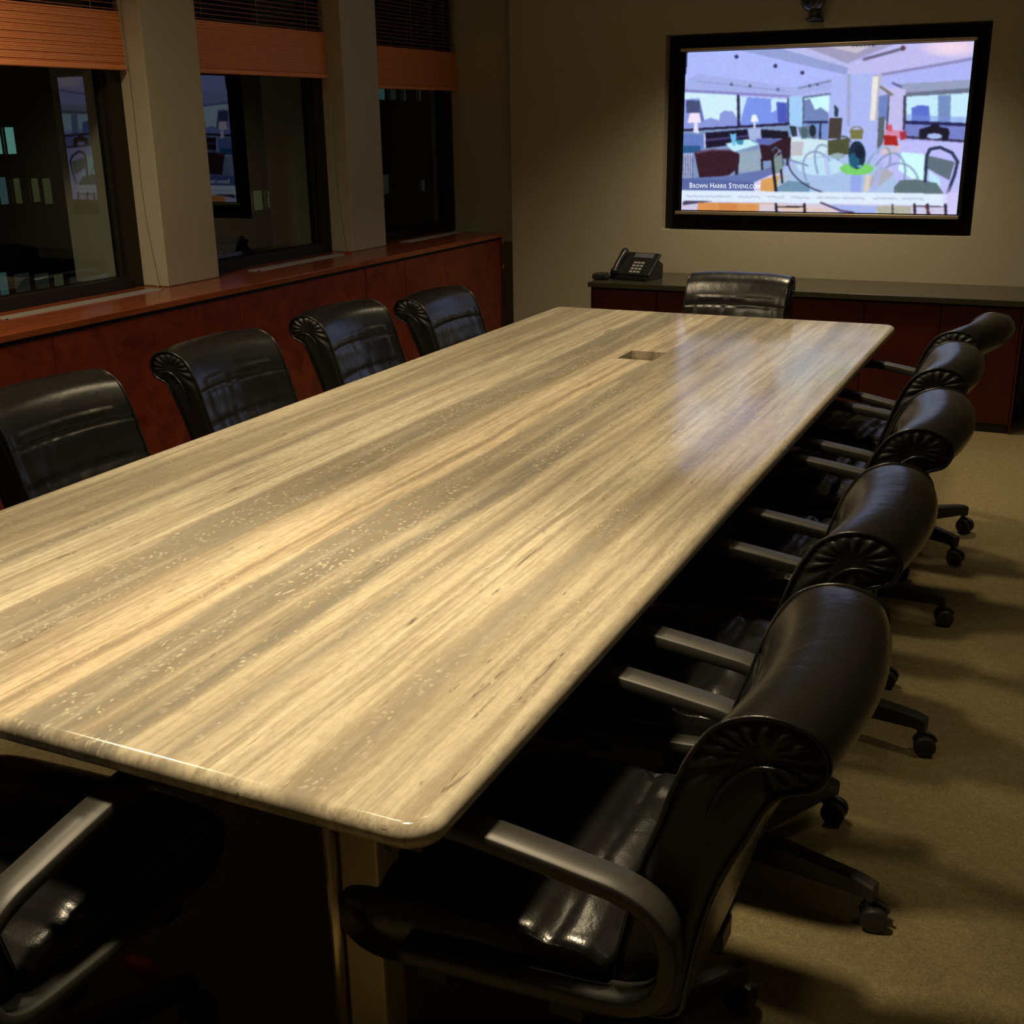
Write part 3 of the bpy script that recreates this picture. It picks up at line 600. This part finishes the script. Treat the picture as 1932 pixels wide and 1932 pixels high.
# ------------------------------------------------------------------ chair
PROF = [(-.140, .455), (-.162, .53), (-.183, .604), (-.218, .691), (-.241, .768), (-.263, .825), (-.298, .876), (-.354, .900), (-.415, .888), (-.438, .850),
        (-.424, .812), (-.385, .793), (-.362, .765), (-.335, .700), (-.293, .612), (-.262, .52), (-.245, .45), (-.228, .40), (-.178, .385), (-.142, .41)]
HWB = .238
NP = 9
ring = [(p.x, p.y) for p in crom([(a, b, 0) for a, b in PROF], NP, True)]
def plan(x, y, z):      # curve of the back across its width: sides come forward, crown drops a little at the ends
    k = (x/HWB)**2
    return Vector((x, y+.030*k*min(1, max(0, (z-.38)/.3)), z-.010*k*k*min(1, max(0, (z-.6)/.3))))
def back_mesh():
    bm = bmesh.new(); nx = 36; rings = []; N = len(ring)
    seams = (.545, .648, .762)
    for i in range(nx+1):
        x = -HWB+2*HWB*i/nx; row = []
        for j, (y, z) in enumerate(ring):
            a = ring[(j-1) % N]; b = ring[(j+1) % N]; d = Vector((b[0]-a[0], b[1]-a[1])).normalized(); nrm = Vector((-d.y, d.x))
            if nrm.dot(Vector((y+.29, z-.65))) < 0 and z < .75: nrm = -nrm
            off = 0
            front = j < 8*NP; rs = 0
            if front:
                s = min(abs(z-q) for q in seams); e = math.exp(-(s/.0045)**2)
                inner = 1/(1+math.exp((abs(x)-.190)/.005)); groove = math.exp(-((abs(x)-.195)/.006)**2)*.004
                off = -.0050*e + .003*min(1, s/.03)*inner - .5*groove*(z < .86)
                wr = noise.noise(Vector((x*42+z*9, z*7, 2.3+rs)))*.0042*inner*math.exp(-(s/.035)**2)
                off += wr
            n2 = Vector((1, .35)).normalized() if front and z < .80 else None
            if n2: y2, z2 = y+n2.x*off, z+n2.y*off
            else: y2, z2 = y, z
            row.append(bm.verts.new(plan(x, y2, z2)))
        rings.append(row)
    for A, Bq in zip(rings, rings[1:]):
        for k in range(N): bm.faces.new((A[k], A[(k+1) % N], Bq[(k+1) % N], Bq[k]))
    fix(bm); return bm
def side_panel(sx):
    bm = bmesh.new(); N = len(ring); cx = HWB*sx; rows = []
    for f, push in ((1, 0), (.93, -.003), (.84, .003), (.68, .006), (.50, .006), (.30, .004)):
        row = []
        for y, z in ring:
            if z > .745: cy, cz = -.352, .845
            else: cy, cz = -.235+(.60-z)*.40*.8, z
            p = push
            if z > .745 and .3 < f < 1:
                a = math.atan2((z-.845)*1.5, y+.352); p += .0032*math.cos(a*15)*math.sin(PI*(f-.3)/.7)
            row.append(bm.verts.new(plan(cx, cy+(y-cy)*f, cz+(z-cz)*f)+Vector((p*sx, 0, 0))))
        rows.append(row)
    for A, Bq in zip(rows, rows[1:]):
        for k in range(N): bm.faces.new((A[k], A[(k+1) % N], Bq[(k+1) % N], Bq[k]))
    bm.faces.new(rows[-1]); fix(bm); return bm
def fold(sx):
    bm = bmesh.new(); c = plan(HWB*sx, -.352, .845)+Vector((.008*sx, 0, 0))
    s = crom([c+Vector((.000*sx, y, z)) for y, z in ((-.052, -.018), (-.02, -.012), (.01, -.020), (.04, -.05), (.062, -.10))], 6)
    tube(bm, s, .0035, 6); return bm
def piping(sx):
    bm = bmesh.new(); tube(bm, [plan(sx*(HWB+.001), y, z) for y, z in ring], .0042, 7, True); return bm
SEAT = [(-.135, .43), (-.13, .468), (-.08, .480), (0, .484), (.10, .485), (.20, .486), (.275, .484), (.322, .462), (.342, .415), (.332, .362), (.298, .328), (.25, .320), (.20, .345), (.10, .368), (-.08, .372), (-.125, .385)]
sring = [(p.x, p.y) for p in crom([(a, b, 0) for a, b in SEAT], 5, True)]
def seat_mesh():
    bm = bmesh.new(); rings = []; nx = 34; hw = .255; N = len(sring)
    for i in range(nx+1):
        x = -hw*math.cos(PI*i/nx); k = abs(x)/hw; s = max(.03, (1-k**9))**.5; row = []
        for y, z in sring:
            cy, cz = .12, .425; yy = cy+(y-cy)*(1-.045*k**10); zz = cz+(z-cz)*(.66+.34*s)
            if z > .455 and y > -.11:
                g = min(abs(y-q) for q in (-.035, .095, .225)); zz -= .012*math.exp(-(g/.009)**2)*(k < .995); zz += .006*(1-k*k)+.005*min(1, g/.04)
                zz += noise.noise(Vector((x*26, y*9, 1.1)))*.009*math.exp(-(g/.045)**2)
            row.append(bm.verts.new((x, yy, zz)))
        rings.append(row)
    for A, Bq in zip(rings, rings[1:]):
        for k in range(N): bm.faces.new((A[k], A[(k+1) % N], Bq[(k+1) % N], Bq[k]))
    bm.faces.new(rings[0]); bm.faces.new(rings[-1][::-1]); fix(bm); return bm
def seat_piping():
    bm = bmesh.new()
    for z in (.448, .392):
        pts = [(x, y, z) for x, y in rrect(-.250, .250, -.11, .335, .05, 6)]; tube(bm, pts, .0038, 6, True)
    return bm
ARM = [(.195, .585), (.198, .612), (.180, .632), (.14, .642), (.085, .642), (-.02, .630), (-.10, .619), (-.155, .610), (-.197, .590), (-.222, .552), (-.224, .500), (-.210, .458), (-.178, .432), (-.13, .420), (-.02, .411), (.10, .403), (.20, .395)]
def arm_mesh(sx):
    pts = crom([(a, b, 0) for a, b in ARM], 5); bm = bmesh.new(); rings = []; X = .270*sx
    for i, p in enumerate(pts):
        a = pts[max(i-1, 0)]; b = pts[min(i+1, len(pts)-1)]; d = (b-a).normalized(); nr = Vector((-d.y, d.x))
        t_ = i/len(pts); hw_ = .026-.004*max(0, t_-.55)/.45; th = .0125; xo = X
        row = []
        for u, v in ((-1, -.75), (-.93, -1), (.93, -1), (1, -.75), (1, .75), (.93, 1), (-.93, 1), (-1, .75)):
            row.append(bm.verts.new((xo+u*hw_, p.x+nr.x*v*th, p.y+nr.y*v*th)))
        rings.append(row)
    for A, Bq in zip(rings, rings[1:]):
        for k in range(8): bm.faces.new((A[k], A[(k+1) % 8], Bq[(k+1) % 8], Bq[k]))
    bm.faces.new(rings[0]); bm.faces.new(rings[-1][::-1]); fix(bm); return bm
def spoke_mesh():
    bm = bmesh.new(); n = 10; rows = []
    for k in range(n+1):
        t_ = k/n; x = .03+.315*t_; zt = .125-.012*t_-.006*(t_ > .95); h = .068-.030*t_; w_ = .023-.007*t_
        rows.append([bm.verts.new((x, s*w_, z)) for s, z in ((-1, zt-.006), (-.7, zt), (.7, zt), (1, zt-.006), (.8, zt-h), (-.8, zt-h))])
    for A, Bq in zip(rows, rows[1:]):
        for k in range(6): bm.faces.new((A[k], A[(k+1) % 6], Bq[(k+1) % 6], Bq[k]))
    bm.faces.new(rows[0]); bm.faces.new(rows[-1][::-1]); fix(bm); return bm
def caster_mesh():
    bm = bmesh.new(); r = .0285
    for s in (-1, 1):
        c = .0155*s
        prof = [(0, -.012), (.012, -.012), (r-.004, -.010), (r, -.006), (r, .006), (r-.004, .010), (.012, .012), (0, .012)]
        n = 26; rings = [[bm.verts.new((rr_*math.cos(2*PI*k/n)+.012, c+w_, r+rr_*math.sin(2*PI*k/n))) for k in range(n)] for rr_, w_ in prof[1:-1]]
        for A, Bq in zip(rings, rings[1:]):
            for k in range(n): bm.faces.new((A[k], A[(k+1) % n], Bq[(k+1) % n], Bq[k]))
        bm.faces.new(rings[0]); bm.faces.new(rings[-1])
    box(bm, -.004, .020, -.005, .005, .012, .062); tube(bm, [(0, 0, .045), (0, 0, .10)], [.010, .009], 10)
    pts = [(.012+.031*math.cos(a), 0, r+.031*math.sin(a)) for a in np.linspace(.4, PI-.4, 10)]
    for a, b in zip(pts, pts[1:]): tube(bm, [a, b], .005, 5)
    fix(bm); return bm
def make_chair(name='swivel_chair'):
    t = thing(name, '', 'chair')
    bk = obj('backrest', back_mesh(), 'leather', t, True)
    for s in (-1, 1):
        sp = obj('side_panel', side_panel(s), 'leather2', bk, True)
        obj('gathered_fold', fold(s), 'leather', bk, True); obj('piping', piping(s), 'leather', bk, True)
    st = obj('seat', seat_mesh(), 'leather', t, True); obj('piping', seat_piping(), 'leather', st, True)
    for s in (-1, 1): obj('armrest', arm_mesh(s), 'armm', t, True)['label'] = 'charcoal plastic arm loop'
    bm = bmesh.new(); box(bm, -.20, .20, -.10, .28, .352, .372, bev=.006); box(bm, -.285, .285, -.10, -.05, .375, .412); box(bm, -.285, .285, .12, .17, .365, .398); box(bm, -.03, .03, -.235, -.05, .345, .385, bev=.004)
    obj('seat_pan', bm, 'darkmetal', t)
    bm = bmesh.new(); box(bm, -.06, .06, -.09, .13, .30, .352, bev=.012); tube(bm, [(.05, .04, .325), (.20, .05, .33)], .006, 8); obj('tilt_mechanism', bm, 'darkmetal', t)
    bm = bmesh.new(); tube(bm, [(0, 0, .11), (0, 0, .21)], .026, 20); tube(bm, [(0, 0, .20), (0, 0, .31)], .015, 16); obj('gas_column', bm, 'darkmetal', t, True)
    obj('base_hub', fix(lathe(bmesh.new(), [(.030, .055), (.042, .06), (.045, .12), (.036, .135), (.02, .138)], 24)), 'plastic', t, True)
    s0 = None
    for k in range(5):
        if s0 is None:
            s0 = obj('spoke', spoke_mesh(), 'plastic', t); c0 = obj('caster', caster_mesh(), 'plastic', s0); c0.location = (.333, 0, 0); s = s0; c = c0
        else:
            s = s0.copy(); C.objects.link(s); c = c0.copy(); C.objects.link(c); c.parent = s
        s.rotation_euler = (0, 0, 2*PI*k/5); c.rotation_euler = (0, 0, [.4, -1.1, 1.9, .2, -2.3][k])
    return t
def copy_chair(src):
    r = src.copy(); C.objects.link(r)
    for ch in list(src.children):
        c = ch.copy(); C.objects.link(c); c.parent = r
        for g in ch.children:
            d = g.copy(); C.objects.link(d); d.parent = c
    return r
proto = make_chair()
G = 'black leather swivel chairs around the table'
R = math.radians
# x, y, rotation of seat (local +y is forward), world angle of one spoke, lift, label
CH = [(.055, -3.76, 90, 57, 0, (.075, -3.79), 'black leather swivel chair nearest the camera on the right side, seat fully visible'),
      (.040, -3.02, 90, -14, 0, (.115, -3.08), 'black leather swivel chair second from the camera on the right side'),
      (.048, -2.22, 90, -14, 0, (.125, -2.31), 'black leather swivel chair in the middle of the right side row of five'),
      (.015, -1.47, 90, -8, 0, (.075, -1.46), 'black leather swivel chair fourth along the right side, blue screen glow on its back'),
      (.050, -.74, 90-11, -36, 0, (.115, -.71), 'black leather swivel chair last on the right side, turned slightly toward the credenza'),
      (-1.690, -2.87, -90, 20, 0, None, 'black leather swivel chair on window side cut by the left picture edge'),
      (-1.690, -2.08, -90, 40, 0, None, 'black leather swivel chair on window side, second from the left picture edge'),
      (-1.690, -1.29, -90, 10, 0, None, 'black leather swivel chair on window side, third from the left picture edge'),
      (-1.690, -.49, -90, 30, -.045, None, 'lowest black leather swivel chair on window side, nearest the room corner'),
      (-.757, -.095, 180, 15, 0, None, 'black leather swivel chair at the far head of the table before the credenza'),
      (-.825, -4.25, 2, 60, 0, None, 'black leather swivel chair pushed under the near end of the table, bottom left')]
for k, (x, y, rz, sp, lift, bc, lab) in enumerate(CH):
    c = proto if k == 0 else copy_chair(proto)
    c.location = (x, y, 0); c.rotation_euler = (0, 0, R(rz)); tag(c, lab, 'chair', G)
    n = 0
    for ch in c.children:
        nm_ = ch.name.split('.')[0]
        if nm_ in ('spoke', 'base_hub', 'gas_column', 'tilt_mechanism'):
            dx, dy = (bc[0]-x, bc[1]-y) if bc else (0, 0); a = -R(rz)
            ch.location = (dx*math.cos(a)-dy*math.sin(a), dx*math.sin(a)+dy*math.cos(a), lift if nm_ == 'tilt_mechanism' else 0)
        if nm_ == 'spoke': ch.rotation_euler = (0, 0, R(sp-rz+72*n)); n += 1
        elif lift and nm_ in ('backrest', 'seat', 'armrest', 'seat_pan'): ch.location = (0, 0, lift)

# ------------------------------------------------------------------ ceiling lamps (recessed)
for k, (x, y, wt, cone) in enumerate(SPOTS):
    place = ['over the near left corner of the table', 'over the near right corner of the table', 'in the aisle between the table and the windows', 'over the right middle of the table', 'over the far half of the table', 'over the right walkway near the camera', 'over the right walkway midway', 'near the back wall before the television'][k]
    t = thing('recessed_downlight', 'round recessed ceiling downlight '+place, 'ceiling light', (x, y, CEIL), 0, 'recessed downlights in the ceiling')
    bm = bmesh.new(); n = 28; pr = [(.050, -.002), (.056, -.006), (.075, -.005), (.078, 0)]
    rings = [[bm.verts.new((r*math.cos(2*PI*k2/n), r*math.sin(2*PI*k2/n), z)) for k2 in range(n)] for r, z in pr]
    for A, Bq in zip(rings, rings[1:]):
        for k2 in range(n): bm.faces.new((A[k2], A[(k2+1) % n], Bq[(k2+1) % n], Bq[k2]))
    obj('trim_ring', bm, 'ltrim', t, True)
    ld = bpy.data.lights.new('lamp_beam', 'SPOT'); ld.energy = wt; ld.color = WARM; ld.spot_size = R(cone); ld.spot_blend = .75; ld.shadow_soft_size = .11
    lo = bpy.data.objects.new('lamp_beam', ld); C.objects.link(lo); lo.parent = t; lo.location = (0, 0, -.06)

# ------------------------------------------------------------------ the dark street outside
FX = -75.0
def far(y, z): k = (FX-CAM[0])/(-25-CAM[0]); return CAM[1]+(y-CAM[1])*k, CAM[2]+(z-CAM[2])*k
t = thing('office_tower', 'dark office tower across the street with a few lit windows', 'building', (FX, 90, -50))
obj('facade_wall', B(-10, -.5, -60, 90, 0, 110), 'facade', t)
obj('cornice', B(-.5, .2, -60, 90, 108, 110), 'facade', t)
wins = [(18.17, 18.48, 1.64, .97, 'cyan'), (17.72, 18.02, 1.66, .98, 'cyan'), (17.70, 17.98, .40, -.29, 'teal'), (18.20, 18.44, .35, -.30, 'green'), (18.81, 19.07, .32, -.30, 'green'), (19.20, 19.50, .30, -.38, 'green'),
        (28.43, 28.95, -.55, -1.2, 'green'), (29.23, 29.74, -.60, -1.16, 'green'), (29.98, 30.42, -.60, -1.17, 'dim'), (36.93, 37.5, 3.0, 2.48, 'teal'), (37.9, 38.4, 3.0, 2.48, 'dim'), (38.95, 39.2, 3.0, 2.45, 'dim'), (40.2, 40.45, 3.0, 2.45, 'dim'),
        (40.15, 40.5, -.76, -1.22, 'dim'), (36.95, 37.5, -.4, -1.15, 'dim'), (17.24, 17.55, -2.02, -2.62, 'teal'), (17.75, 18.3, -2.12, -2.62, 'dim'), (18.45, 18.98, -2.2, -2.62, 'dim'), (19.13, 19.5, -2.3, -2.66, 'green'), (19.7, 20.1, -2.42, -2.66, 'dim')]
for y0, y1, z1, z0, m in wins:
    (ya, za), (yb, zb) = far(y0, z0), far(y1, z1); ya -= 90; yb -= 90; za += 50; zb += 50
    f = obj('window', B(-.6, -.30, ya, yb, za, zb), 'win_'+m, t)
    bm = bmesh.new(); box(bm, -.35, -.2, ya-.12, ya, za-.12, zb+.12); box(bm, -.35, -.2, yb, yb+.12, za-.12, zb+.12); box(bm, -.35, -.2, ya, yb, za-.12, za); box(bm, -.35, -.2, ya, yb, zb, zb+.12)
    obj('window_surround', bm, 'facade', f)
